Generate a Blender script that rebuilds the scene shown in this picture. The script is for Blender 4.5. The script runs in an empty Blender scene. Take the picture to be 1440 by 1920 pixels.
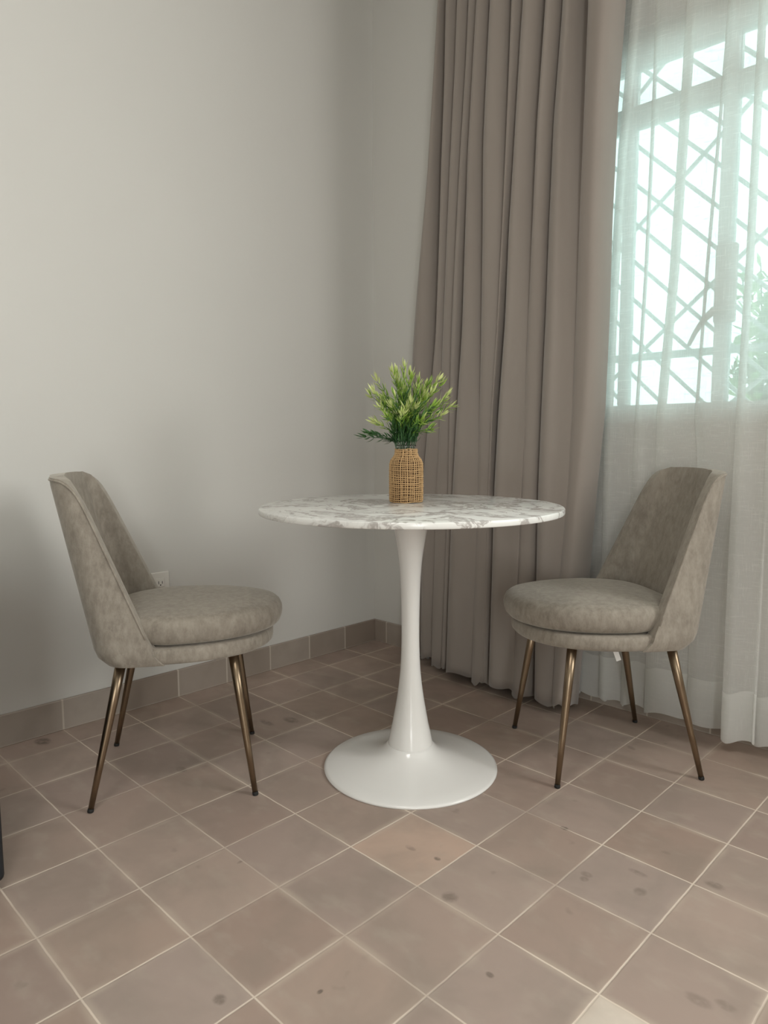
import bpy, bmesh, math, random
from mathutils import Vector, Matrix, noise

random.seed(7)
SC = bpy.context.scene
COL = SC.collection

# ------------------------------------------------------------------ camera, world, light, exposure
cam_d = bpy.data.cameras.new('camera')
cam = bpy.data.objects.new('camera', cam_d)
COL.objects.link(cam)
_r = Vector((0.71250223, 0.70166226, -0.00326157))
_u = Vector((-0.0690933, 0.07478491, 0.99480316))
_f = Vector((-0.69825976, 0.70857412, -0.10176458))
_m = Matrix((_r, _u, -_f)).transposed().to_4x4()
_m.translation = Vector((2.22470541, -2.19539126, 0.90671318))
cam.matrix_world = _m
cam_d.sensor_fit = 'VERTICAL'
cam_d.sensor_height = 24.0
cam_d.lens = 1308.34 / 1920 * 24.0
cam_d.clip_start = 0.02
SC.camera = cam

world = bpy.data.worlds.new('daylight')
SC.world = world
world.use_nodes = True
wn = world.node_tree.nodes
bg = wn['Background']
bg.inputs['Color'].default_value = (0.84, 1.0, 0.985, 1)
bg.inputs['Strength'].default_value = 3.0

SC.view_settings.view_transform = 'Standard'
SC.view_settings.look = 'None'
SC.view_settings.gamma = 1.0
SC.view_settings.use_curve_mapping = False
SC.view_settings.exposure = 0.09


def area_light(name, loc, direction, sx, sy, energy, color):
    d = bpy.data.lights.new(name, 'AREA')
    d.shape = 'RECTANGLE'
    d.size, d.size_y = sx, sy
    d.energy = energy
    d.color = color
    o = bpy.data.objects.new(name, d)
    COL.objects.link(o)
    o.location = loc
    o.rotation_euler = Vector(direction).to_track_quat('-Z', 'Y').to_euler()
    return o


ROOM_X, ROOM_Y, ROOM_Z = 4.3, -4.8, 3.0
# added unseen lights for the shading: door side, ceiling, and right of the window
area_light('added_door_fill', (ROOM_X + 0.12, -3.9, 1.1), (-1, 0.75, -0.02), 0.8, 2.1, 37, (1.0, 0.97, 0.945))  # added fill from behind the camera, set in the guessed door opening
area_light('added_ceiling_fill', (1.8, -2.3, ROOM_Z - 0.1), (0, 0, -1), 0.5, 0.5, 14, (1.0, 0.965, 0.93))  # added overhead fill, no lamp fixture is modelled


area_light('added_side_fill', (3.35, -0.015, 1.75), (-0.75, -1, -0.1), 1.1, 1.35, 46, (1.0, 0.98, 0.955))  # added side light on the inner wall plane, at the guessed second opening

# ------------------------------------------------------------------ helpers
def tag(o, label=None, cat=None, group=None, kind=None):
    if label: o['label'] = label
    if cat: o['category'] = cat
    if group: o['group'] = group
    if kind: o['kind'] = kind
    return o


def empty(name, loc=(0, 0, 0), rz=0.0):
    o = bpy.data.objects.new(name, None)
    COL.objects.link(o)
    o.empty_display_size = 0.1
    o.location = loc
    o.rotation_euler = (0, 0, rz)
    return o


def link_bm(name, bm, mat, parent=None, smooth=True, mods=()):
    me = bpy.data.meshes.new(name)
    bmesh.ops.recalc_face_normals(bm, faces=bm.faces[:])
    bm.to_mesh(me)
    bm.free()
    if smooth:
        for p in me.polygons:
            p.use_smooth = True
    if mat:
        me.materials.append(mat)
    o = bpy.data.objects.new(name, me)
    COL.objects.link(o)
    if parent:
        o.parent = parent
    for m in mods:
        kind, props = m
        md = o.modifiers.new(kind.lower(), kind)
        for k, v in props.items():
            setattr(md, k, v)
    return o


def box(bm, x0, x1, y0, y1, z0, z1, bev=0.0, seg=2):
    v = [bm.verts.new((x, y, z)) for x in (x0, x1) for y in (y0, y1) for z in (z0, z1)]
    f = [(0, 1, 3, 2), (4, 6, 7, 5), (0, 4, 5, 1), (2, 3, 7, 6), (0, 2, 6, 4), (1, 5, 7, 3)]
    faces = [bm.faces.new([v[i] for i in q]) for q in f]
    if bev > 0:
        bmesh.ops.recalc_face_normals(bm, faces=faces)
        es = list({e for fc in faces for e in fc.edges})
        bmesh.ops.bevel(bm, geom=es, offset=bev, segments=seg, profile=0.5, affect='EDGES')


def lathe(bm, prof, n=64, cap0=True, cap1=True, c=(0, 0)):
    rings = []
    for r, z in prof:
        rings.append([bm.verts.new((c[0] + r * math.cos(2 * math.pi * k / n), c[1] + r * math.sin(2 * math.pi * k / n), z)) for k in range(n)])
    for a, b in zip(rings, rings[1:]):
        for k in range(n):
            bm.faces.new((a[k], a[(k + 1) % n], b[(k + 1) % n], b[k]))
    if cap0: bm.faces.new(rings[0][::-1])
    if cap1: bm.faces.new(rings[-1])


def tube(bm, pts, rad, n=8, closed=False, caps=True):
    pts = [Vector(p) for p in pts]
    N = len(pts)
    rings = []
    prev = None
    for i, p in enumerate(pts):
        if closed:
            t = (pts[(i + 1) % N] - pts[i - 1]).normalized()
        else:
            t = (pts[min(i + 1, N - 1)] - pts[max(i - 1, 0)]).normalized()
        if prev is None:
            a = Vector((0, 0, 1)) if abs(t.z) < 0.9 else Vector((1, 0, 0))
            u = t.cross(a).normalized()
        else:
            u = (prev - t * prev.dot(t)).normalized()
        prev = u
        w = t.cross(u)
        r = rad[i] if isinstance(rad, (list, tuple)) else rad
        rings.append([bm.verts.new(p + u * (r * math.cos(2 * math.pi * k / n)) + w * (r * math.sin(2 * math.pi * k / n))) for k in range(n)])
    rng = range(N) if closed else range(N - 1)
    for i in rng:
        a, b = rings[i], rings[(i + 1) % N]
        for k in range(n):
            bm.faces.new((a[k], a[(k + 1) % n], b[(k + 1) % n], b[k]))
    if not closed and caps:
        bm.faces.new(rings[0][::-1])
        bm.faces.new(rings[-1])


def catmull(P, n):
    out = []
    for i in range(len(P) - 1):
        p0 = P[max(i - 1, 0)]; p1 = P[i]; p2 = P[i + 1]; p3 = P[min(i + 2, len(P) - 1)]
        for k in range(n):
            t = k / n
            out.append(tuple(0.5 * ((2 * b) + (-a + c) * t + (2 * a - 5 * b + 4 * c - d) * t * t + (-a + 3 * b - 3 * c + d) * t ** 3)
                             for a, b, c, d in zip(p0, p1, p2, p3)))
    out.append(tuple(P[-1]))
    return out


def lerp_tab(zs, vs, z):
    """zs descending"""
    if z >= zs[0]: return vs[0]
    for i in range(len(zs) - 1):
        if z >= zs[i + 1]:
            t = (zs[i] - z) / (zs[i] - zs[i + 1])
            return vs[i] + (vs[i + 1] - vs[i]) * t
    return vs[-1]


# ------------------------------------------------------------------ materials
class NT:
    def __init__(s, name):
        s.m = bpy.data.materials.new(name)
        s.m.use_nodes = True
        s.t = s.m.node_tree
        s.b = s.t.nodes['Principled BSDF']
        s.out = s.t.nodes['Material Output']

    def n(s, typ, **kw):
        nd = s.t.nodes.new(typ)
        for k, v in kw.items():
            setattr(nd, k, v)
        return nd

    def l(s, a, b):
        s.t.links.new(a, b)

    def val(s, inp, v):
        if isinstance(v, (int, float)):
            inp.default_value = v
        elif isinstance(v, tuple):
            inp.default_value = v
        else:
            s.l(v, inp)

    def math(s, op, a, b=0.0, c=0.0, clamp=False):
        nd = s.n('ShaderNodeMath', operation=op)
        nd.use_clamp = clamp
        s.val(nd.inputs[0], a); s.val(nd.inputs[1], b); s.val(nd.inputs[2], c)
        return nd.outputs[0]

    def smooth(s, x, lo, hi, a=0.0, b=1.0):
        nd = s.n('ShaderNodeMapRange', interpolation_type='SMOOTHSTEP')
        s.val(nd.inputs['Value'], x)
        nd.inputs['From Min'].default_value = lo; nd.inputs['From Max'].default_value = hi
        nd.inputs['To Min'].default_value = a; nd.inputs['To Max'].default_value = b
        return nd.outputs['Result']

    def mix(s, f, a, b):
        nd = s.n('ShaderNodeMix', data_type='RGBA')
        s.val(nd.inputs[0], f)
        s.val(nd.inputs[6], a if not (isinstance(a, tuple) and len(a) == 3) else a + (1,))
        s.val(nd.inputs[7], b if not (isinstance(b, tuple) and len(b) == 3) else b + (1,))
        return nd.outputs[2]

    def noise(s, vec, scale, detail=3.0, rough=0.5, dist=0.0):
        nd = s.n('ShaderNodeTexNoise')
        if vec is not None: s.l(vec, nd.inputs['Vector'])
        nd.inputs['Scale'].default_value = scale
        nd.inputs['Detail'].default_value = detail
        nd.inputs['Roughness'].default_value = rough
        nd.inputs['Distortion'].default_value = dist
        return nd.outputs['Fac']

    def coord(s):
        return s.n('ShaderNodeTexCoord').outputs['Object']

    def scale(s, v, sc):
        nd = s.n('ShaderNodeMapping')
        s.l(v, nd.inputs['Vector'])
        nd.inputs['Scale'].default_value = sc
        return nd.outputs[0]

    def bump(s, h, strength, dist):
        nd = s.n('ShaderNodeBump')
        nd.inputs['Strength'].default_value = strength
        nd.inputs['Distance'].default_value = dist
        s.l(h, nd.inputs['Height'])
        s.l(nd.outputs[0], s.b.inputs['Normal'])

    def set(s, **kw):
        for k, v in kw.items():
            s.val(s.b.inputs[k.replace('_', ' ')], v if not (isinstance(v, tuple) and len(v) == 3) else v + (1,))
        return s.m


def mat_plain(name, col, rough=0.5, var=0.06, scale=8.0, **kw):
    t = NT(name)
    f = t.noise(t.coord(), scale, 4)
    lo = tuple(c * (1 - var) for c in col); hi = tuple(min(1, c * (1 + var)) for c in col)
    t.set(Base_Color=t.mix(f, lo, hi), Roughness=rough, **kw)
    return t.m


def mat_wall():
    t = NT('painted_plaster')
    c = t.coord()
    f = t.noise(c, 1.3, 3)
    t.set(Base_Color=t.mix(f, (0.595, 0.582, 0.548), (0.64, 0.627, 0.592)), Roughness=0.75)
    h = t.noise(c, 9.0, 5)
    t.bump(h, 0.12, 0.01)
    return t.m


def tile_nodes(t, u, v):
    """u, v in tile units -> distance to nearest joint, tile index sockets"""
    du = t.math('ABSOLUTE', t.math('SUBTRACT', t.math('FRACT', u), 0.5))
    dv = t.math('ABSOLUTE', t.math('SUBTRACT', t.math('FRACT', v), 0.5))
    d = t.math('SUBTRACT', 0.5, t.math('MAXIMUM', du, dv))
    return d, t.math('FLOOR', u), t.math('FLOOR', v)


STAINS = [(1.399, -1.174, .016, .016, .55), (1.434, -.793, .010, .007, .85), (1.558, -.917, .012, .009, .4), (1.633, -.837, .02, .008, .45),
          (1.663, -.893, .012, .014, .45), (1.562, -.934, .009, .009, .4), (1.577, -1.285, .008, .006, .7), (1.763, -.767, .018, .012, .5),
          (1.298, -1.093, .008, .006, .7), (1.229, -1.104, .014, .007, .4), (.051, -1.472, .03, .02, .8), (.463, -.845, .03, .018, .6),
          (.425, -.913, .035, .012, .5), (1.293, -1.636, .012, .01, .6), (1.398, -1.511, .004, .006, .8), (1.852, -1.092, .022, .012, .35),
          (1.887, -1.073, .016, .010, .35), (.52, -1.27, .02, .012, .5), (1.0, -1.40, .004, .008, .5)]


def mat_floor():
    t = NT('cement_floor_tiles')
    c = t.coord()
    sp = t.n('ShaderNodeSeparateXYZ'); t.l(c, sp.inputs[0])
    X, Y = sp.outputs[0], sp.outputs[1]
    wob = t.math('MULTIPLY', t.math('SUBTRACT', t.noise(c, 25, 2), 0.5), 0.012)
    u = t.math('ADD', t.math('MULTIPLY_ADD', X, 5.0, -3.65), wob)
    v = t.math('ADD', t.math('MULTIPLY_ADD', Y, 5.0, 7.97), wob)
    d, iu, iv = tile_nodes(t, u, v)
    cmb = t.n('ShaderNodeCombineXYZ'); t.l(iu, cmb.inputs[0]); t.l(iv, cmb.inputs[1])
    wn_ = t.n('ShaderNodeTexWhiteNoise', noise_dimensions='2D'); t.l(cmb.outputs[0], wn_.inputs['Vector'])
    rs = t.n('ShaderNodeSeparateColor'); t.l(wn_.outputs['Color'], rs.inputs[0])
    r1, r2 = rs.outputs[0], rs.outputs[1]
    base = t.mix(r1, (0.335, 0.250, 0.211), (0.402, 0.322, 0.282))
    base = t.mix(t.math('MULTIPLY', r2, 0.45), base, (0.455, 0.335, 0.262))
    # the pinkish tile in front of the table and the pale replacement tile near the camera
    def tile_is(a, b):
        m = t.math('MULTIPLY', t.math('COMPARE', iu, a, 0.1), t.math('COMPARE', iv, b, 0.1))
        return m
    base = t.mix(t.math('MULTIPLY', tile_is(2.0, 2.0), 0.85), base, (0.56, 0.405, 0.32))
    base = t.mix(t.math('MULTIPLY', tile_is(5.0, 1.0), 0.85), base, (0.80, 0.71, 0.61))
    # cloudy body
    cloud = t.noise(c, 5.0, 4, 0.55, 0.4)
    base = t.mix(t.smooth(cloud, 0.35, 0.72, 0.0, 0.45), base, (0.255, 0.215, 0.178))
    cloud2 = t.noise(t.scale(c, (1.0, 1.6, 1)), 11.0, 3)
    base = t.mix(t.smooth(cloud2, 0.5, 0.8, 0.0, 0.35), base, (0.48, 0.41, 0.345))
    # hazy pale border along the joints
    hz = t.math('MULTIPLY', t.smooth(d, 0.0, 0.09, 1.0, 0.0), t.smooth(t.noise(c, 7.0, 2), 0.42, 0.66, 0.05, 0.5))
    base = t.mix(hz, base, (0.55, 0.46, 0.38))
    # round stains
    st = None
    for (sx, sy, ax, ay, k) in STAINS:
        dx = t.math('DIVIDE', t.math('SUBTRACT', X, sx), ax)
        dy = t.math('DIVIDE', t.math('SUBTRACT', Y, sy), ay)
        q = t.math('ADD', t.math('MULTIPLY', dx, dx), t.math('MULTIPLY', dy, dy))
        e = t.smooth(q, 0.2, 1.6, k, 0.0)
        st = e if st is None else t.math('MAXIMUM', st, e)
    st = t.math('MULTIPLY', st, t.smooth(t.noise(c, 60, 3), 0.3, 0.6, 0.35, 1.0))
    base = t.mix(st, base, (0.13, 0.105, 0.085))
    # small random specks
    spk = t.smooth(t.noise(c, 16.0, 2, 0.4), 0.70, 0.78, 0.0, 0.4)
    base = t.mix(spk, base, (0.2, 0.165, 0.135))
    # joints
    jw = t.smooth(t.noise(c, 3.2, 2), 0.38, 0.62, 0.3, 1.0)
    j = t.math('MULTIPLY', t.smooth(d, 0.0045, 0.012, 1.0, 0.0), jw)
    base = t.mix(j, base, (0.72, 0.62, 0.52))
    t.set(Base_Color=base, Roughness=t.smooth(cloud, 0.3, 0.7, 0.42, 0.6))
    t.b.inputs['Specular IOR Level'].default_value = 0.35
    h = t.math('MULTIPLY_ADD', t.noise(c, 14, 3), 0.35, t.smooth(d, 0.0, 0.02, 0.0, 1.0))
    t.bump(h, 0.35, 0.0016)
    return t.m


def mat_skirting(axis, off):
    t = NT('cement_skirting_tiles')
    c = t.coord()
    sp = t.n('ShaderNodeSeparateXYZ'); t.l(c, sp.inputs[0])
    s_ = sp.outputs[axis]
    u = t.math('MULTIPLY_ADD', s_, 5.0, off)
    du = t.math('SUBTRACT', 0.5, t.math('ABSOLUTE', t.math('SUBTRACT', t.math('FRACT', u), 0.5)))
    cm = t.n('ShaderNodeCombineXYZ'); t.l(t.math('FLOOR', u), cm.inputs[0])
    wn_ = t.n('ShaderNodeTexWhiteNoise', noise_dimensions='2D'); t.l(cm.outputs[0], wn_.inputs['Vector'])
    base = t.mix(wn_.outputs['Value'], (0.27, 0.215, 0.175), (0.37, 0.32, 0.275))
    cl = t.noise(c, 9, 4)
    base = t.mix(t.smooth(cl, 0.4, 0.7, 0, 0.35), base, (0.24, 0.20, 0.165))
    base = t.mix(t.smooth(du, 0.008, 0.02, 0.85, 0.0), base, (0.56, 0.50, 0.43))
    base = t.mix(t.smooth(sp.outputs[2], 0.0, 0.006, 0.7, 0.0), base, (0.56, 0.50, 0.43))
    t.set(Base_Color=base, Roughness=0.6)
    return t.m


def mat_velvet():
    t = NT('taupe_velvet')
    c = t.coord()
    a = t.math('MULTIPLY_ADD', t.noise(c, 7.0, 5, 0.6, 0.6), 0.5, t.math('MULTIPLY', t.noise(t.scale(c, (1, 1, 0.5)), 60.0, 4, 0.65), 0.5))
    b = t.noise(t.scale(c, (1, 1, 0.45)), 70, 3, 0.7)
    col = t.mix(t.smooth(a, 0.3, 0.7), (0.205, 0.177, 0.146), (0.31, 0.275, 0.23))
    col = t.mix(t.math('MULTIPLY', t.smooth(b, 0.35, 0.7), 0.35), col, (0.43, 0.39, 0.325))
    t.set(Base_Color=col, Roughness=0.8, Sheen_Weight=0.35, Sheen_Roughness=0.45)
    t.b.inputs['Sheen Tint'].default_value = (0.95, 0.92, 0.85, 1)
    t.b.inputs['Specular IOR Level'].default_value = 0.25
    t.bump(t.noise(c, 260, 2), 0.25, 0.0015)
    return t.m


def mat_curtain():
    t = NT('taupe_curtain_fabric')
    c = t.coord()
    a = t.noise(t.scale(c, (1, 1, 0.12)), 8, 3)
    col = t.mix(a, (0.262, 0.226, 0.200), (0.325, 0.285, 0.253))
    t.set(Base_Color=col, Roughness=0.85, Sheen_Weight=0.25, Sheen_Roughness=0.5)
    t.b.inputs['Specular IOR Level'].default_value = 0.2
    t.bump(t.noise(t.scale(c, (1, 1, 0.5)), 420, 2), 0.15, 0.001)
    return t.m


def mat_sheer(name, opac_lo, opac_hi):
    t = NT(name)
    c = t.coord()
    warp = t.noise(t.scale(c, (1, 1, 0.03)), 520, 2, 0.6)
    weft = t.noise(t.scale(c, (0.06, 0.06, 1)), 420, 2, 0.6)
    slub = t.noise(t.scale(c, (0.35, 0.35, 1)), 60, 4, 0.7)
    thr = t.math('MAXIMUM', t.smooth(warp, 0.5, 0.72), t.smooth(weft, 0.5, 0.72))
    thr = t.math('MULTIPLY', thr, t.smooth(slub, 0.35, 0.65, 0.2, 1.0))
    op = t.math('MULTIPLY_ADD', thr, opac_hi - opac_lo, opac_lo)
    tr = t.n('ShaderNodeBsdfTransparent'); tr.inputs[0].default_value = (1, 1, 1, 1)
    tl = t.n('ShaderNodeBsdfTranslucent'); tl.inputs[0].default_value = (0.93, 0.94, 0.92, 1)
    df = t.n('ShaderNodeBsdfDiffuse'); df.inputs[0].default_value = (0.95, 0.945, 0.93, 1)
    m1 = t.n('ShaderNodeMixShader'); m1.inputs[0].default_value = 0.32
    t.l(tl.outputs[0], m1.inputs[1]); t.l(df.outputs[0], m1.inputs[2])
    m2 = t.n('ShaderNodeMixShader'); t.l(op, m2.inputs[0])
    t.l(tr.outputs[0], m2.inputs[1]); t.l(m1.outputs[0], m2.inputs[2])
    t.l(m2.outputs[0], t.out.inputs['Surface'])
    t.t.nodes.remove(t.b)
    return t.m


def mat_marble():
    t = NT('white_marble')
    c = t.coord()
    warp = t.n('ShaderNodeTexNoise'); t.l(c, warp.inputs['Vector'])
    warp.inputs['Scale'].default_value = 3.2; warp.inputs['Detail'].default_value = 5
    vm = t.n('ShaderNodeVectorMath', operation='MULTIPLY_ADD')
    t.l(warp.outputs['Color'], vm.inputs[0]); vm.inputs[1].default_value = (0.55, 0.55, 0.2); t.l(c, vm.inputs[2])
    w1 = t.noise(t.scale(vm.outputs[0], (0.55, 1.25, 1)), 5.2, 7, 0.62, 1.2)
    vein = t.smooth(t.math('ABSOLUTE', t.math('SUBTRACT', w1, 0.5)), 0.0, 0.05, 1.0, 0.0)
    w2 = t.noise(t.scale(vm.outputs[0], (0.6, 1.4, 1)), 19.0, 5, 0.6, 0.8)
    vein2 = t.smooth(t.math('ABSOLUTE', t.math('SUBTRACT', w2, 0.52)), 0.0, 0.03, 1.0, 0.0)
    patch = t.smooth(t.noise(vm.outputs[0], 2.4, 4), 0.45, 0.68)
    base = t.mix(t.math('MULTIPLY', patch, 0.45), (0.83, 0.83, 0.80), (0.42, 0.40, 0.385))
    base = t.mix(t.math('MULTIPLY', vein, 0.8), base, (0.34, 0.305, 0.285))
    base = t.mix(t.math('MULTIPLY', t.math('MULTIPLY', vein2, patch), 0.6), base, (0.27, 0.26, 0.25))
    t.set(Base_Color=base, Roughness=0.18)
    return t.m


def mat_metal_bronze():
    t = NT('brushed_bronze')
    c = t.coord()
    f = t.noise(t.scale(c, (1, 1, 0.1)), 60, 2)
    t.set(Base_Color=t.mix(f, (0.235, 0.175, 0.115), (0.32, 0.245, 0.17)), Metallic=1.0, Roughness=0.33)
    return t.m


def mat_glass(name, col=(1, 1, 1), rough=0.02):
    t = NT(name)
    t.set(Base_Color=col, Roughness=rough, Transmission_Weight=1.0, IOR=1.45)
    return t.m


def mat_pane():
    t = NT('window_glass')
    tr = t.n('ShaderNodeBsdfTransparent'); tr.inputs[0].default_value = (0.915, 0.985, 0.975, 1)
    gl = t.n('ShaderNodeBsdfGlossy'); gl.inputs['Roughness'].default_value = 0.03
    fr = t.n('ShaderNodeFresnel'); fr.inputs[0].default_value = 1.45
    m = t.n('ShaderNodeMixShader'); t.l(fr.outputs[0], m.inputs[0]); t.l(tr.outputs[0], m.inputs[1]); t.l(gl.outputs[0], m.inputs[2])
    t.l(m.outputs[0], t.out.inputs['Surface'])
    t.t.nodes.remove(t.b)
    return t.m


def mat_leaf(name='artificial_leaf'):
    t = NT(name)
    a = t.n('ShaderNodeAttribute'); a.attribute_name = 'tipness'
    cr = t.n('ShaderNodeValToRGB')
    e = cr.color_ramp.elements
    e[0].position = 0.0; e[0].color = (0.022, 0.075, 0.028, 1)
    e[1].position = 1.0; e[1].color = (0.60, 0.66, 0.27, 1)
    x = e.new(0.42); x.color = (0.06, 0.165, 0.03, 1)
    x = e.new(0.72); x.color = (0.26, 0.42, 0.045, 1)
    t.l(a.outputs['Fac'], cr.inputs[0])
    t.set(Base_Color=cr.outputs[0], Roughness=0.45)
    t.b.inputs['Subsurface Weight'].default_value = 0.0
    return t.m


def mat_burlap(name, lo, hi):
    t = NT(name)
    c = t.coord()
    f = t.noise(c, 160, 4, 0.7)
    g = t.noise(c, 30, 2)
    col = t.mix(f, lo, hi)
    col = t.mix(t.math('MULTIPLY', g, 0.3), col, hi)
    t.set(Base_Color=col, Roughness=0.85)
    t.bump(f, 0.3, 0.001)
    return t.m


M_WALL = mat_wall()
M_CEIL = mat_plain('ceiling_paint', (0.70, 0.69, 0.65), 0.8)
M_FLOOR = mat_floor()
M_VELVET = mat_velvet()
M_CURTAIN = mat_curtain()
M_SHEER = mat_sheer('sheer_linen', 0.72, 0.88)
M_SHEER_HEM = mat_sheer('sheer_linen_double', 0.90, 0.96)
M_MARBLE = mat_marble()
M_WHITE = mat_plain('white_lacquered_metal', (0.80, 0.79, 0.765), 0.16, 0.01)
M_BRONZE = mat_metal_bronze()
M_RUBBER = mat_plain('black_rubber', (0.012, 0.011, 0.010), 0.8)
M_FRAME = mat_plain('white_window_paint', (0.74, 0.76, 0.74), 0.4, 0.03)
M_PLASTIC = mat_plain('white_plastic', (0.74, 0.72, 0.67), 0.35, 0.02)
M_DARK = mat_plain('dark_slot', (0.02, 0.02, 0.02), 0.6)
M_BLACK = mat_plain('black_lacquer', (0.008, 0.010, 0.013), 0.5)
M_LEAF = mat_leaf()
M_STEM = mat_plain('green_stem', (0.035, 0.10, 0.035), 0.5, 0.2, 30)
M_JUTE = mat_burlap('woven_jute', (0.40, 0.235, 0.10), (0.66, 0.44, 0.22))
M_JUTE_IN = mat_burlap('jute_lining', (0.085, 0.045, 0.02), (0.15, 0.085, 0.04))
M_GLASS = mat_glass('clear_glass', (0.95, 1.0, 0.98))
M_PANE = mat_pane()
M_TAG = mat_plain('paper_tag', (0.78, 0.77, 0.75), 0.7, 0.02)
M_YARD = mat_plain('yard_concrete', (0.62, 0.63, 0.60), 0.8)
M_FOLI = mat_plain('shrub_leaves', (0.16, 0.34, 0.10), 0.5, 0.5, 9)

# ------------------------------------------------------------------ room shell
WT = 0.2          # wall thickness


def structure(name, boxes, mat):
    bm = bmesh.new()
    for b in boxes:
        box(bm, *b)
    o = link_bm(name, bm, mat, smooth=False)
    o['kind'] = 'structure'
    return o


structure('floor', [(-WT, ROOM_X + WT, ROOM_Y - WT, WT, -0.08, 0.0)], M_FLOOR)
structure('ceiling', [(-WT, ROOM_X + WT, ROOM_Y - WT, WT, ROOM_Z, ROOM_Z + 0.12)], M_CEIL)
structure('wall_left', [(-WT, 0, ROOM_Y - WT, WT, 0, ROOM_Z)], M_WALL)
# window wall with its opening
WX0, WX1, WZ0, WZ1 = 0.84, 2.45, 1.0, 2.17
VX0, VX1, VZ0, VZ1 = 2.72, 3.98, 1.0, 2.5      # unseen second opening, added for the side light right of the frame
structure('wall_window', [(0, WX0, 0, WT, 0, ROOM_Z), (WX1, VX0, 0, WT, 0, ROOM_Z), (VX1, ROOM_X + WT, 0, WT, 0, ROOM_Z),
                          (VX0, VX1, 0, WT, 0, VZ0), (VX0, VX1, 0, WT, VZ1, ROOM_Z), (WX0, WX1, 0, WT, 0, WZ0), (WX0, WX1, 0, WT, WZ1, ROOM_Z)], M_WALL)
# right wall with an unseen opening added for the fill light; plain back wall
structure('wall_right', [(ROOM_X, ROOM_X + WT, ROOM_Y - WT, -4.35, 0, ROOM_Z), (ROOM_X, ROOM_X + WT, -3.45, 0, 0, ROOM_Z),
                         (ROOM_X, ROOM_X + WT, -4.35, -3.45, 2.2, ROOM_Z)], M_WALL)
structure('wall_back', [(0, ROOM_X, ROOM_Y - WT, ROOM_Y, 0, ROOM_Z)], M_WALL)

bm = bmesh.new(); box(bm, 0.0, 0.011, ROOM_Y, 0.0, 0.0, 0.098, 0.002, 1)
o = link_bm('baseboard_left', bm, mat_skirting(1, 7.97 + 0.0), smooth=False); o['kind'] = 'structure'
bm = bmesh.new(); box(bm, 0.011, ROOM_X, -0.011, 0.0, 0.0, 0.098, 0.002, 1)
o = link_bm('baseboard_window', bm, mat_skirting(0, -0.42), smooth=False); o['kind'] = 'structure'

# ------------------------------------------------------------------ window
win = empty('window_1', (0, 0, 0)); win['kind'] = 'structure'
FY0, FY1 = 0.03, 0.075
bm = bmesh.new()
fw = 0.045
box(bm, WX0, WX0 + fw, FY0, FY1, WZ0, WZ1, 0.003, 1)
box(bm, WX1 - fw, WX1, FY0, FY1, WZ0, WZ1, 0.003, 1)
box(bm, WX0 + fw, WX1 - fw, FY0, FY1, WZ1 - 0.095, WZ1, 0.003, 1)
box(bm, WX0 + fw, WX1 - fw, FY0, FY1, WZ0, WZ0 + 0.02, 0.003, 1)
link_bm('window_frame', bm, M_FRAME, win, False)
for x, w in ((1.140, 0.026), (1.446, 0.036), (1.748, 0.026), (2.05, 0.05)):
    bm = bmesh.new(); box(bm, x - w / 2, x + w / 2, FY0 - 0.004, FY1 + 0.002, WZ0 + 0.02, WZ1 - 0.095, 0.003, 1)
    link_bm('mullion', bm, M_FRAME, win, False)
xs = [WX0 + fw, 1.127, 1.153, 1.428, 1.464, 1.735, 1.761, 2.025, 2.075, WX1 - fw]
for a, b in zip(xs[::2], xs[1::2]):
    bm = bmesh.new(); box(bm, a, b, FY0 + 0.004, FY1, 1.898, 1.963, 0.003, 1)
    link_bm('transom', bm, M_FRAME, win, False)
    bm = bmesh.new()
    box(bm, a, b, 0.05, 0.054, WZ0 + 0.02, 1.898)
    box(bm, a, b, 0.05, 0.054, 1.963, WZ1 - 0.095)
    link_bm('pane', bm, M_PANE, win, False)
# window latch with its lever
bm = bmesh.new()
box(bm, 1.432, 1.492, 0.002, FY0 - 0.004, 1.25, 1.475, 0.006, 2)
latch = link_bm('latch', bm, M_FRAME, win, False)
bm = bmesh.new()
tube(bm, [(1.465, -0.004, 1.29), (1.44, -0.012, 1.285), (1.415, -0.016, 1.262), (1.39, -0.016, 1.225), (1.372, -0.014, 1.19)],
     [0.013, 0.012, 0.009, 0.007, 0.006], 8)
tube(bm, [(1.465, 0.004, 1.29), (1.465, -0.012, 1.29)], 0.014, 12)
link_bm('lever', bm, M_FRAME, latch)

# outside security grille: diagonal bars
gr = empty('window_grille', (1.74, 0.14, 1.0))
tag(gr, 'pale painted diagonal metal security grille outside the window', 'window grille')
GY = 0.14


def bar(name, p0, p1, w=0.0125, d=0.006, parent=gr):
    p0, p1 = Vector(p0), Vector(p1)
    t = (p1 - p0).normalized()
    n = Vector((0, 1, 0)); s = t.cross(n).normalized() * (w / 2); q = n * (d / 2)
    bm = bmesh.new()
    a = [bm.verts.new(p0 + i * s + j * q) for i, j in ((-1, -1), (1, -1), (1, 1), (-1, 1))]
    b = [bm.verts.new(p1 + i * s + j * q) for i, j in ((-1, -1), (1, -1), (1, 1), (-1, 1))]
    bm.faces.new(a[::-1]); bm.faces.new(b)
    for k in range(4):
        bm.faces.new((a[k], a[(k + 1) % 4], b[(k + 1) % 4], b[k]))
    bmesh.ops.translate(bm, verts=bm.verts[:], vec=-gr.location)
    return link_bm(name, bm, M_FRAME, parent, False)


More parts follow.
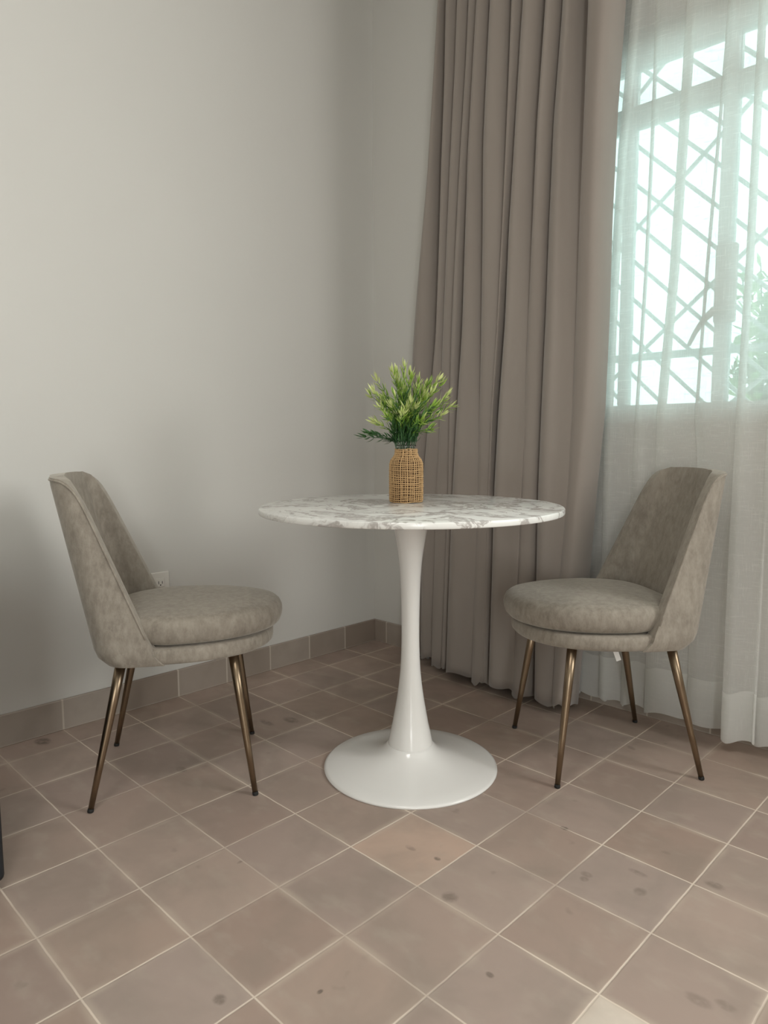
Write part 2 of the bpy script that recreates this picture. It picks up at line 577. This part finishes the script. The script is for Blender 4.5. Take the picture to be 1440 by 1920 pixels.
def clip_bar(x_at, z_at, slope):
    """line z = z_at + slope (x - x_at) clipped to the opening"""
    lo, hi = WX0, WX1
    for zl in (WZ0, WZ1):
        pass
    ts = sorted([x_at + (WZ0 - z_at) / slope, x_at + (WZ1 - z_at) / slope])
    a, b = max(lo, ts[0]), min(hi, ts[1])
    if b - a < 0.03: return None
    return (a, z_at + slope * (a - x_at)), (b, z_at + slope * (b - x_at))


for k in range(-8, 20):
    s = clip_bar(1.19, 2.06 - 0.124 * 7 + 0.124 * k, -0.95)
    if s: bar('diagonal_bar', (s[0][0], GY, s[0][1]), (s[1][0], GY, s[1][1]))
for k in range(-5, 6):
    s = clip_bar(1.19, 1.675 + 0.438 * k, 0.86)
    if s: bar('cross_bar', (s[0][0], GY + 0.006, s[0][1]), (s[1][0], GY + 0.006, s[1][1]))
bar('horizontal_bar', (WX0, GY - 0.008, 1.185), (WX1, GY - 0.008, 1.185), 0.024, 0.01)

# ------------------------------------------------------------------ yard outside
bm = bmesh.new(); box(bm, -6, 8, WT, 9, -0.25, -0.15)
o = link_bm('yard_floor', bm, M_YARD, smooth=False); o['kind'] = 'structure'
bm = bmesh.new(); box(bm, 0.3, 4.4, WT, 0.75, 2.85, 2.95)
o = link_bm('trim_1', bm, mat_plain('eave_paint', (0.66, 0.68, 0.66), 0.7), smooth=False); o['kind'] = 'structure'


def shrub(loc, rad, h, seed, label):
    rnd = random.Random(seed)
    root = empty('garden_shrub', loc)
    tag(root, label, 'shrub')
    st = bmesh.new()
    lf = bmesh.new()
    for k in range(26):
        a = rnd.uniform(0, 6.28); rr = rad * rnd.uniform(0.3, 1); hh = h * rnd.uniform(0.6, 1)
        p = [Vector((rr * math.cos(a) * t ** 1.3, rr * math.sin(a) * t ** 1.3, hh * t)) for t in (0, .35, .7, 1)]
        tube(st, p, [0.012, 0.009, 0.006, 0.003], 5)
        for q in range(60):
            t = rnd.uniform(0.2, 1); i = min(2, int(t * 3)); u = t * 3 - i
            c = p[i].lerp(p[i + 1], min(1, u))
            d = Vector((rnd.gauss(0, 1), rnd.gauss(0, 1), rnd.gauss(0.3, 0.8))).normalized()
            s = d.cross(Vector((rnd.random(), rnd.random(), 1))).normalized() * 0.022
            L = rnd.uniform(0.07, 0.13)
            v = [lf.verts.new(c), lf.verts.new(c + d * L * .5 + s), lf.verts.new(c + d * L), lf.verts.new(c + d * L * .5 - s)]
            lf.faces.new(v)
    link_bm('stems', st, M_STEM, root)
    link_bm('leaves', lf, M_FOLI, root, False)
    return root


shrub((1.12, 1.78, -0.15), 0.28, 1.9, 3, 'green leafy shrub seen through the sheer curtain beyond the window grille')

# ------------------------------------------------------------------ heavy curtain
ZZ = [2.7, 2.2, 1.9, 1.6, 1.3, 1.0, 0.75, 0.4, 0.03]
FOLDS = [  # silhouette x at ZZ, valley strength at ZZ
    ([0.463, 0.419, 0.396, 0.356, 0.321, 0.304, 0.289, 0.271, 0.252], [1] * 9),
    ([0.512, 0.498, 0.483, 0.476, 0.466, 0.431, 0.402, 0.392, 0.386], [1, 1, 1, .9, .8, .5, .4, .4, .4]),
    ([0.580, 0.566, 0.546, 0.528, 0.512, 0.500, 0.490, 0.480, 0.470], [.7, .8, .5, .3, .2, .1, .0, .0, .0]),
    ([0.648, 0.625, 0.605, 0.59, 0.575, 0.567, 0.562, 0.545, 0.530], [.8, .7, .6, .5, .4, .3, .2, .1, .1]),
    ([0.719, 0.680, 0.656, 0.643, 0.635, 0.614, 0.599, 0.583, 0.566], [.6, .7, .8, .9, 1, 1, 1, 1, 1.1]),
    ([0.762, 0.740, 0.728, 0.73, 0.727, 0.723, 0.721, 0.714, 0.706], [.9, .9, .8, .6, .4, .15, .05, 0, 0]),
    ([0.845, 0.831, 0.822, 0.814, 0.800, 0.780, 0.770, 0.760, 0.750], [.8, .7, .5, .3, .1, 0, 0, 0, 0]),
    ([0.912, 0.874, 0.854, 0.832, 0.821, 0.800, 0.79, 0.786, 0.776], [.8, .9, 1, 1.1, 1.2, 1.2, 1.2, 1.2, 1.2]),
    ([0.985, 0.962, 0.945, 0.935, 0.925, 0.915, 0.905, 0.895, 0.885], [1, .9, .7, .35, .1, 0, 0, 0, 0]),
    ([1.045, 1.017, 0.994, 0.987, 0.984, 0.976, 0.97, 0.967, 0.968], [.7, .8, .8, .8, .8, .8, .8, .9, 1]),
    ([1.118, 1.113, 1.108, 1.100, 1.095, 1.09, 1.08, 1.06, 1.045], [.9, .7, .5, .3, .2, .1, 0, 0, 0]),
]
XR = [1.205, 1.180, 1.165, 1.158, 1.158, 1.152, 1.132, 1.110, 1.083]
YF = [-.105, -.125, -.145, -.165, -.19, -.195, -.195, -.20, -.20, -.20, -.20]


GAPS = {7: [0, 0, .05, .15, .45, .7, .45, .2, .2], 10: [.42, .42, .38, .25, .12, .05, 0, 0, 0], 4: [0, 0, .1, .25, .3, .2, .1, .1, .1],
        1: [.3, .3, .3, .2, .1, 0, 0, 0, 0]}


def curtain_section(z):
    P = []
    n = len(FOLDS)
    S = [lerp_tab(ZZ, f[0], z) for f in FOLDS]
    A = [lerp_tab(ZZ, f[1], z) for f in FOLDS]
    xr = lerp_tab(ZZ, XR, z)
    S.append(xr)
    P.append((S[0] + 0.02, -0.045))
    P.append((S[0] + 0.002, -0.07))
    for i in range(n):
        w = S[i + 1] - S[i]
        yf = YF[i] + 0.004 * math.sin(z * 3.1 + i * 2.3)
        yn = YF[min(i + 1, n - 1)]
        a, an = A[i], (A[i + 1] if i + 1 < n else 0)
        d = min(0.125, 0.65 * w + 0.05)
        if i < n - 1:
            P.append((S[i], yf + 0.016 * a))
            P.append((S[i] + .30 * w, yf - 0.014 * a - 0.004))
            g = lerp_tab(ZZ, GAPS[i + 1], z) if i + 1 in GAPS else 0
            P.append((S[i] + (.72 - .6 * g) * w, yf - 0.002 + 0.012 * an))
            P.append((S[i + 1] - (0.10 + .6 * g) * w * an, yf + (d * 0.75) * an))
            P.append((S[i + 1] + 0.12 * w * an + 0.004, yn + (d * 0.72) * an))
        else:
            P.append((S[i], yf + 0.01 * a))
            P.append((S[i] + .35 * w, yf - 0.010))
            P.append((S[i] + .80 * w, yf - 0.010))
            P.append((xr + 0.002, yf + 0.010))
            P.append((xr + 0.006, -0.150))
            P.append((xr, -0.105))
            P.append((xr - 0.010, -0.085))
    return catmull(P, 5)


bm = bmesh.new()
rows = []
NZ = 70
for j in range(NZ + 1):
    t = j / NZ
    z = 0.028 + (ROOM_Z - 0.03 - 0.028) * t
    sec = curtain_section(z)
    row = []
    for k, (x, y) in enumerate(sec):
        zz = z
        if j == 0:
            zz += 0.010 * math.sin(k * 0.17) + 0.005 * math.sin(k * 0.61)
        y2 = max(-0.3, min(y, -0.03))
        row.append(bm.verts.new((x, y2, zz)))
    rows.append(row)
for a, b in zip(rows, rows[1:]):
    for k in range(len(a) - 1):
        bm.faces.new((a[k], a[k + 1], b[k + 1], b[k]))
o = link_bm('curtain', bm, M_CURTAIN, None, True, [('SOLIDIFY', dict(thickness=0.0025, offset=0.0))])
tag(o, 'heavy taupe pleated curtain hanging to the floor in the corner behind the marble table', 'curtain')

# ------------------------------------------------------------------ sheer curtain
ZS = [2.7, 2.2, 1.8, 1.4, 1.0, .6, .04]
SF = [  # silhouettes, amplitude, overlap width (how far the cloth doubles back)
    ([1.00, .985, .98, .975, .97, .97, .97], .6),
    ([1.070, 1.06, 1.055, 1.05, 1.05, 1.05, 1.05], .7),
    ([1.213, 1.176, 1.147, 1.133, 1.127, 1.131, 1.137], 1.0, .024),
    ([1.259, 1.252, 1.249, 1.243, 1.229, 1.223, 1.213], .6, .007),
    ([1.357, 1.345, 1.335, 1.323, 1.3, 1.293, 1.294], 1.1, .024),
    ([1.484, 1.463, 1.446, 1.428, 1.415, 1.421, 1.43], .7, .004),
    ([1.542, 1.54, 1.538, 1.537, 1.531, 1.535, 1.547], 1.4, .016),
]
x = 1.62
for k in range(10):
    SF.append(([x + 0.01 * math.sin(k * 2 + q) for q in range(7)], .6 + .5 * (k % 3 == 0)))
    x += 0.085 + 0.03 * (k % 2)
SXR = x


def sheer_section(z):
    S = [lerp_tab(ZS, f[0], z) for f in SF] + [SXR]
    P = [(S[0] - 0.02, -0.045)]
    low = max(0.0, min(1.0, (1.0 - z) / 0.9))
    for i, f in enumerate(SF):
        a = f[1]
        w = S[i + 1] - S[i]
        yf = -0.056 - 0.006 * a - 0.012 * low * (1 if i >= 6 else 0.2)
        if i == 6: yf -= 0.035 * low
        nx = SF[i + 1] if i + 1 < len(SF) else f
        ov = nx[2] if len(nx) > 2 else 0.014
        P.append((S[i], yf + 0.006))
        P.append((S[i] + .25 * w, yf - 0.006 * a))
        P.append((S[i] + .7 * w, yf + 0.006))
        P.append((S[i + 1] + ov, yf + 0.014 * a))      # runs on behind the next fold
        P.append((S[i + 1] + ov * .9, yf + 0.008 * a))     # doubles back
    P.append((SXR, -0.05))
    # the chair back presses the cloth towards the wall
    out = []
    for (x, y) in catmull(P, 5):
        k = max(0.0, 1 - abs(x - 1.40) / 0.14) * max(0.0, 1 - abs(z - 0.76) / 0.2)
        out.append((x, min(y + 0.028 * min(1, 2 * k), -0.014)))
    return out


def sheer_mesh(z0, z1, n, dy, hem):
    bm = bmesh.new()
    rows = []
    for j in range(n + 1):
        z = z0 + (z1 - z0) * j / n
        sec = sheer_section(z)
        row = []
        for k, (x, y) in enumerate(sec):
            zz = z
            if z < 0.25:
                zz += (0.006 * math.sin(k * 0.23) + 0.004 * math.sin(k * 0.57 + 1))
            row.append(bm.verts.new((x, min(y + dy, -0.0125), zz)))
        rows.append(row)
    for a, b in zip(rows, rows[1:]):
        for k in range(len(a) - 1):
            bm.faces.new((a[k], a[k + 1], b[k + 1], b[k]))
    return bm


sheer = link_bm('sheer_curtain', sheer_mesh(0.04, ROOM_Z - 0.03, 60, 0, False), M_SHEER)
tag(sheer, 'white translucent linen sheer curtain hanging in front of the window', 'sheer curtain')
link_bm('hem_band', sheer_mesh(0.04, 0.185, 6, -0.0025, True), M_SHEER_HEM, sheer)

# ------------------------------------------------------------------ table
table = empty('pedestal_table', (0.958, -0.808, 0))
tag(table, 'round white tulip pedestal table with a grey veined marble top', 'table')
TZ, TR, TT = 0.733, 0.405, 0.016
bm = bmesh.new()
prof = [(TR - 0.006, TZ - TT), (TR - 0.001, TZ - TT + 0.001), (TR, TZ - TT + 0.003), (TR, TZ - 0.003), (TR - 0.001, TZ - 0.001), (TR - 0.003, TZ)]
lathe(bm, prof, 128)
link_bm('tabletop', bm, M_MARBLE, table, True, [('EDGE_SPLIT', dict(split_angle=0.7))] if False else [])
bm = bmesh.new()
ps = [(.053, TZ - TT), (.0515, .70), (.048, .68), (.0425, .65), (.0375, .62), (.033, .59), (.0300, .56), (.0275, .52), (.0260, .48), (.0250, .44),
      (.0245, .41), (.0245, .38), (.0248, .35), (.0258, .32), (.0278, .28), (.0305, .25), (.0335, .225), (.037, .20), (.041, .175),
      (.0455, .15), (.050, .125), (.0555, .10), (.0595, .08), (.0615, .070), (.0615, .066), (.058, .064)]
ps = catmull([(r, z) for r, z in ps], 3)
lathe(bm, ps[::-1], 96)
link_bm('pedestal', bm, M_WHITE, table)
bm = bmesh.new()
pb = [(.240, 0.0), (.2415, .003), (.2405, .006), (.234, .009), (.20, .0145), (.165, .0205), (.135, .027), (.110, .034), (.092, .0415),
      (.080, .049), (.072, .056), (.067, .062), (.063, .066), (.057, .068), (.03, .068)]
lathe(bm, pb, 128)
link_bm('base', bm, M_WHITE, table)

# ------------------------------------------------------------------ chairs


def u_plan(s, z, wid, inner=0.0):
    """point of the shell's plan curve; s in [-1,1]"""
    xb = -0.188 - 0.098 * (z - 0.38) / 0.42
    xb = max(xb, -0.289)
    if z < 0.40:
        xb += 0.018 * ((0.40 - z) / 0.036) ** 2
    a = abs(s)
    rc, Lw, f1, f2 = 0.062, 0.094, 0.42, 0.70
    bow = 0.014
    if a < f1:
        y = (wid - rc) * a / f1
        x = xb + bow * (y / (wid - rc)) ** 2
    elif a < f2:
        ph = (a - f1) / (f2 - f1) * math.pi / 2
        y = wid - rc + rc * math.sin(ph)
        x = xb + bow + rc * (1 - math.cos(ph))
    else:
        t = (a - f2) / (1 - f2)
        y = wid + 0.003 * t
        x = xb + bow + rc + t * (Lw - bow)
    return x, (y if s >= 0 else -y), x - xb


def shell_half_width(z):
    return 0.222 - 0.058 * max(0, (z - 0.40)) / 0.42 - (0.012 * ((0.40 - z) / 0.045) ** 2 if z < 0.40 else 0)


def z_top(a):
    # height of the shell's upper edge along its half plan curve (0 = middle of the back, 1 = front end of the wing)
    if a < 0.2: return 0.824
    if a < 0.58: return 0.824 - 0.005 * ((a - 0.2) / 0.38) ** 2
    if a < 0.77:
        t = (a - 0.58) / 0.19
        z0, z1, m0, m1 = 0.819, 0.724, -0.026 * 0.19, -1.374 * 0.19
        return (2*t**3 - 3*t*t + 1) * z0 + (t**3 - 2*t*t + t) * m0 + (-2*t**3 + 3*t*t) * z1 + (t**3 - t*t) * m1
    return 0.724 - (a - 0.77) / 0.23 * (0.724 - 0.408)


SZB = 0.364


def make_chair(label, loc, rz):
    root = empty('dining_chair', loc, rz)
    tag(root, label, 'chair', 'taupe velvet dining chairs at the marble table')
    # --- shell back
    NS, NZc = 90, 22
    bm = bmesh.new()
    cols = []
    rim = []
    for i in range(NS + 1):
        s = -1 + 2 * i / NS
        zt = z_top(abs(s))
        col = []
        for j in range(NZc + 1):
            z = SZB + (zt - SZB) * j / NZc
            x, y, _ = u_plan(s, z, shell_half_width(z))
            col.append(bm.verts.new((x, y, z)))
        cols.append(col)
        rim.append(col[-1].co.copy())
    for a, b in zip(cols, cols[1:]):
        for k in range(NZc):
            bm.faces.new((a[k], b[k], b[k + 1], a[k + 1]))
    # outward normals, thicken inward
    bmesh.ops.recalc_face_normals(bm, faces=bm.faces[:])
    me = bpy.data.meshes.new('backrest_shell')
    ctr = Vector((0.1, 0, 0.6))
    f0 = bm.faces[:][len(bm.faces) // 2]
    if f0.normal.dot(f0.calc_center_median() - ctr) < 0:
        bmesh.ops.reverse_faces(bm, faces=bm.faces[:])
    bm.to_mesh(me); bm.free()
    for p in me.polygons: p.use_smooth = True
    me.materials.append(M_VELVET)
    sh = bpy.data.objects.new('backrest_shell', me); COL.objects.link(sh); sh.parent = root
    m = sh.modifiers.new('solidify', 'SOLIDIFY'); m.thickness = 0.034; m.offset = -1.0; m.use_even_offset = False
    m = sh.modifiers.new('bevel', 'BEVEL'); m.width = 0.013; m.segments = 4; m.limit_method = 'ANGLE'; m.angle_limit = math.radians(50)
    # piping along the rim (both seams)
    pip = bmesh.new()
    P = []
    for p in rim:
        if p.z > 0.425: P.append(p)
    tube(pip, [Vector((p.x * 1.0, p.y * 1.004, p.z - 0.006)) for p in P], 0.0026, 6)
    link_bm('piping', pip, M_VELVET, sh)

    # --- seat base (upholstered apron)
    def outline(k, n=72, x0=-0.185, x1=0.262, w=0.219):
        pts = []
        for i in range(n):
            th = 2 * math.pi * i / n
            cx = -0.01
            ca, sa = math.cos(th), math.sin(th)
            if ca >= 0:
                x = cx + (x1 - cx) * abs(ca) ** 0.86
                y = w * (abs(sa) ** 0.92) * (1 if sa >= 0 else -1)
            else:
                x = cx - (cx - x0) * abs(ca) ** 0.6
                y = (w - 0.036 * abs(ca) ** 0.5) * abs(sa) ** 0.55 * (1 if sa >= 0 else -1)
            pts.append((x, y))
        return [((x - 0.03) * k + 0.03, y * k) for x, y in pts]

    def stack(prof, name, mat, **kw):
        bm = bmesh.new()
        rings = []
        for k, z in prof:
            rings.append([bm.verts.new((x, y, z)) for x, y in outline(k, **kw)])
        for a, b in zip(rings, rings[1:]):
            for i in range(len(a)):
                bm.faces.new((a[i], a[(i + 1) % len(a)], b[(i + 1) % len(a)], b[i]))
        bm.faces.new(rings[0][::-1]); bm.faces.new(rings[-1])
        return link_bm(name, bm, mat, root)

    stack([(0.5, .362), (.93, .363), (.975, .366), (.995, .371), (1.0, .380), (1.0, .392), (.992, .400), (.97, .404), (.5, .405)], 'seat_base', M_VELVET)
    cu = stack([(0.5, .408), (.90, .408), (.945, .412), (.975, .420), (.993, .432), (1.0, .445), (.996, .456), (.978, .466), (.94, .474),
                (.85, .4795), (.68, .483), (.45, .485), (.2, .486)], 'seat_cushion', M_VELVET, x0=-0.160, x1=0.288, w=0.214)
    # legs
    for sx, sy in ((-1, -1), (-1, 1), (1, -1), (1, 1)):
        top = Vector((0.152 if sx > 0 else -0.118, 0.152 * sy, 0.368))
        foot = Vector((0.200 * sx, 0.193 * sy, 0.0))
        d = foot - top
        bm = bmesh.new()
        tube(bm, [top, top + d * .3, top + d * .65, top + d * .985], [.0135, .0115, .0088, .0068], 20)
        lg = link_bm('leg', bm, M_BRONZE, root)
        bm = bmesh.new()
        tube(bm, [top + d * .975, top + d * 0.995, foot], [.0074, .0076, .0070], 16)
        link_bm('foot_cap', bm, M_RUBBER, lg)
    return root


c1 = make_chair('taupe velvet chair with bronze legs against the bare wall, left of the marble table', (0.513, -1.2685, 0), math.radians(56.48))


def copy_tree(o, parent=None):
    c = o.copy()
    COL.objects.link(c)
    c.parent = parent
    for ch in list(o.children):
        copy_tree(ch, c)
    return c


c2 = copy_tree(c1)
c2.location = (1.2988, -0.3582, 0)
c2.rotation_euler = (0, 0, math.radians(230.6))
c2['label'] = 'taupe velvet chair with bronze legs in front of the sheer curtain, right of the table'
bm = bmesh.new()
box(bm, -0.0005, 0.0005, -0.0065, 0.0065, -0.040, 0.0)
bmesh.ops.rotate(bm, verts=bm.verts[:], cent=(0, 0, 0), matrix=Matrix.Rotation(0.35, 3, 'X'))
bmesh.ops.rotate(bm, verts=bm.verts[:], cent=(0, 0, 0), matrix=Matrix.Rotation(1.4, 3, 'Z'))
bmesh.ops.translate(bm, verts=bm.verts[:], vec=(0.047, 0.172, 0.368))
tg = link_bm('tag', bm, M_TAG, c2, False)
tg['label'] = 'small white paper tag'

# ------------------------------------------------------------------ vase with greenery
VX, VY = 0.883, -0.744
vase = empty('glass_vase', (VX, VY, TZ + 0.0005))
tag(vase, 'small bottle vase wrapped in woven tan jute standing on the marble table', 'vase')


def vr(z):
    z = z / 0.935
    P = [(0, .0445), (.006, .0465), (.03, .047), (.10, .0468), (.118, .0462), (.127, .043), (.135, .037), (.142, .0325), (.150, .031), (.160, .0305), (.20, .0305)]
    for (a, ra), (b, rb) in zip(P, P[1:]):
        if z <= b: return ra + (rb - ra) * (z - a) / (b - a)
    return P[-1][1]


bm = bmesh.new()
zz = [k * .935 for k in (0.002, .006, .03, .06, .10, .118, .127, .135, .142, .150, .160, .164)]
outer = [(vr(z) - 0.004, z) for z in zz] + [(.0285, .157), (.0285, .160), (.0265, .161)]
innr = [(r - 0.0028, z) for r, z in outer[::-1][1:]]
innr = [(max(.02, r), max(z, .006)) for r, z in innr]
lathe(bm, outer + innr, 48, True, True)
link_bm('bottle', bm, M_GLASS, vase)
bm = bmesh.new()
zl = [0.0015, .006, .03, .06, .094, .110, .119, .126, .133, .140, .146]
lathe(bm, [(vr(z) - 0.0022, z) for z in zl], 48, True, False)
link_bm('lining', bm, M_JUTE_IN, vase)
rnd = random.Random(5)
bm = bmesh.new()
NV = 44
for k in range(NV):
    a0 = 2 * math.pi * k / NV
    off = rnd.uniform(-.02, .02)
    ph = rnd.uniform(0, 6)
    pts = []
    for q in range(26):
        z = 0.001 + 0.148 * q / 25
        a = a0 + off + 0.018 * math.sin(z * 60 + ph) + 0.03 * math.sin(z * 14 + k * .1)
        r = vr(z) + 0.0006 * math.sin(q * 3.14 + k * 3.14)
        pts.append((r * math.cos(a), r * math.sin(a), z))
    tube(bm, pts, 0.0011 if k % 3 else 0.0015, 5)
NH = 26
for q in range(NH):
    z0 = 0.002 + 0.147 * q / (NH - 1)
    ph = rnd.uniform(0, 6)
    pts = []
    for k in range(104):
        a = 2 * math.pi * k / 104
        z = z0 + 0.0009 * math.sin(3 * a + ph) + 0.0005 * math.sin(7 * a + ph * 2)
        r = vr(max(0.001, z)) + 0.0009 + 0.0007 * math.sin(k * math.pi / 2 + q * math.pi)
        pts.append((r * math.cos(a), r * math.sin(a), z))
    tube(bm, pts, rnd.choice((0.0008, 0.0011, 0.0014)), 5, closed=True)
link_bm('woven_sleeve', bm, M_JUTE, vase)

# greenery: one bunch, each sprig a part with its leaves
gb = empty('greenery_bunch', (VX, VY, TZ + 0.02))
tag(gb, 'bunch of artificial green sprigs with pale yellow tips standing in the jute vase', 'plant')
rnd = random.Random(21)
# view-plane axes of the room at the table, used to give the bunch its lopsided outline
E1 = Vector((0.7125, 0.7017, 0)); E2 = Vector((-0.7017, 0.7125, 0))


def sprig(ex, ey, h, droop=0.0, dens=1.0, bright=1.0):
    """ex, ey: horizontal reach along E1/E2; h height above the rim"""
    base = Vector((rnd.uniform(-.012, .012), rnd.uniform(-.012, .012), 0.01))
    neck = Vector((base.x * 1.2 + ex * 0.10 * .7, base.y * 1.2 + ey * 0.1 * .7, 0.136))
    n = neck + E1 * max(-.016, min(.016, ex * .14)) + E2 * max(-.016, min(.016, ey * .14))
    n.x = max(-.021, min(.021, n.x)); n.y = max(-.021, min(.021, n.y))
    tip = E1 * ex + E2 * ey + Vector((0, 0, 0.137 + h * 0.93))
    c1_ = n.lerp(tip, 0.38) + Vector((0, 0, 0.12 * abs(h) + 0.01 - droop * 0.2)) - (E1 * ex + E2 * ey) * 0.10
    P = catmull([tuple(base), tuple(n), tuple(c1_), tuple(tip)], 7)
    P = [Vector(p) for p in P]
    bright = bright * rnd.choice((.75, .95, 1.15)) if bright > .5 else bright
    st = bmesh.new()
    tube(st, P, [0.0013 - 0.0008 * i / len(P) for i in range(len(P))], 5)
    so = link_bm('sprig', st, M_STEM, gb)
    lf = bmesh.new()
    lay = lf.verts.layers.float.new('tipness')
    start = 8
    for i in range(start, len(P)):
        fr = (i - start) / (len(P) - 1 - start)
        t = (P[min(i + 1, len(P) - 1)] - P[max(i - 1, 0)]).normalized()
        cnt = 3 if fr < .3 else 4
        if i == len(P) - 1: cnt = 5
        for q in range(cnt):
            if rnd.random() > dens: continue
            a = rnd.uniform(0, 6.28)
            side = t.orthogonal().normalized()
            side = Matrix.Rotation(a, 3, t) @ side
            spread = rnd.uniform(.7, 1.9) if i < len(P) - 1 else rnd.uniform(.3, 1.2)
            d = (t + side * spread + Vector((0, 0, .25))).normalized()
            L = rnd.uniform(.018, .031) * (0.8 + .25 * fr)
            wd = rnd.uniform(.0016, .0028)
            w = d.cross(side)
            if w.length < 1e-3: w = d.orthogonal()
            w = w.normalized() * wd
            nn = d.cross(w).normalized()
            c = P[i]
            tp = min(1.0, max(0.0, (fr * 1.0 + rnd.uniform(-.3, .25) - (0.12 if bright > .5 else .55)) * bright))
            r_ = []
            for u, ww, bend, up in ((0, .25, 0, 0), (.3, 1, .0, .06), (.65, .85, .002, .14), (1, .05, .006, .26)):
                m_ = c + d * (L * u) + nn * bend
                v1 = lf.verts.new(m_ + w * ww); v2 = lf.verts.new(m_ + nn * 0.0006 * (1 if 0 < u < 1 else 0)); v3 = lf.verts.new(m_ - w * ww)
                for v in (v1, v2, v3): v[lay] = min(1.0, tp + up)
                r_.append((v1, v2, v3))
            for A_, B_ in zip(r_, r_[1:]):
                lf.faces.new((A_[0], A_[1], B_[1], B_[0])); lf.faces.new((A_[1], A_[2], B_[2], B_[1]))
    lo = link_bm('leaves', lf, M_LEAF, so)
    return so


TIPS = [(0.0, 0.01, .235), (-.03, 0, .225), (.015, -.02, .20), (-.045, -.03, .215), (-.02, .03, .205), (.04, .02, .19), (.06, -.01, .175),
        (.085, .0, .205), (.075, -.03, .165), (.10, .02, .185), (.105, -.02, .135), (.12, 0, .115), (.095, -.04, .10), (-.075, 0, .19),
        (-.09, -.02, .165), (-.105, .02, .15), (-.06, .04, .16), (-.07, -.05, .12), (-.03, -.06, .15), (.01, -.07, .13), (.04, -.065, .14),
        (-.01, -.08, .09), (.03, -.08, .075), (-.05, -.06, .085), (.065, -.06, .11), (0, .06, .16), (.05, .06, .15), (-.045, .06, .13),
        (.02, .03, .215), (-.06, -.01, .14), (.03, -.035, .17), (-.01, -.04, .175), (.08, .04, .12), (-.085, -.035, .07), (.075, -.05, .06),
        (.055, .0, .145), (-.04, -.04, .12), (.0, -.055, .105), (.02, -.05, .12), (.06, .03, .17), (-.02, 0, .19), (.11, .0, .15)]
for (ex, ey, h) in TIPS:
    sprig(ex + rnd.uniform(-.008, .008), ey + rnd.uniform(-.01, .01), h + rnd.uniform(-.008, .008))
sprig(-.118, -.01, .030, droop=.02, bright=.15, dens=.8)
sprig(-.10, -.02, .040, droop=.02, bright=.15, dens=.8)

# ------------------------------------------------------------------ wall outlet
ol = empty('wall_outlet', (0.0, -1.048, 0.40))
tag(ol, 'white double wall outlet low on the left wall behind the chair seat', 'outlet')
bm = bmesh.new(); box(bm, 0.0, 0.007, -0.036, 0.036, -0.058, 0.058, 0.003, 2)
link_bm('cover_plate', bm, M_PLASTIC, ol, False)
for dz in (-0.021, 0.021):
    bm = bmesh.new(); box(bm, 0.007, 0.0095, -0.016, 0.016, dz - 0.015, dz + 0.015, 0.0012, 1)
    so = link_bm('socket', bm, M_PLASTIC, ol, False)
    bm = bmesh.new()
    box(bm, 0.0095, 0.0100, -0.0075, -0.0055, dz - 0.004, dz + 0.006)
    box(bm, 0.0095, 0.0100, 0.0055, 0.0075, dz - 0.004, dz + 0.005)
    box(bm, 0.0095, 0.0100, -0.002, 0.002, dz - 0.010, dz - 0.006)
    link_bm('slots', bm, M_DARK, so, False)

# ------------------------------------------------------------------ black cabinet at the left picture edge
cb = empty('storage_cabinet', (0.4575, -2.0925, 0))
tag(cb, 'black cabinet standing on the floor at the left picture edge', 'cabinet')
bm = bmesh.new(); box(bm, -0.28, 0.272, -0.32, 0.311, 0.012, 0.60, 0.014, 3)
link_bm('body', bm, M_BLACK, cb, False)
bm = bmesh.new(); box(bm, 0.272, 0.285, -0.312, -0.004, 0.03, 0.585, 0.004, 2)
d1 = link_bm('door', bm, M_BLACK, cb, False)
bm = bmesh.new(); box(bm, 0.272, 0.285, 0.004, 0.303, 0.03, 0.585, 0.004, 2)
d2 = link_bm('door', bm, M_BLACK, cb, False)
for sx, sy in ((-1, -1), (-1, 1), (1, -1), (1, 1)):
    bm = bmesh.new(); lathe(bm, [(.014, 0), (.015, .004), (.015, .014)], 16, c=(0.24 * sx, 0.27 * sy))
    link_bm('foot', bm, M_RUBBER, cb)
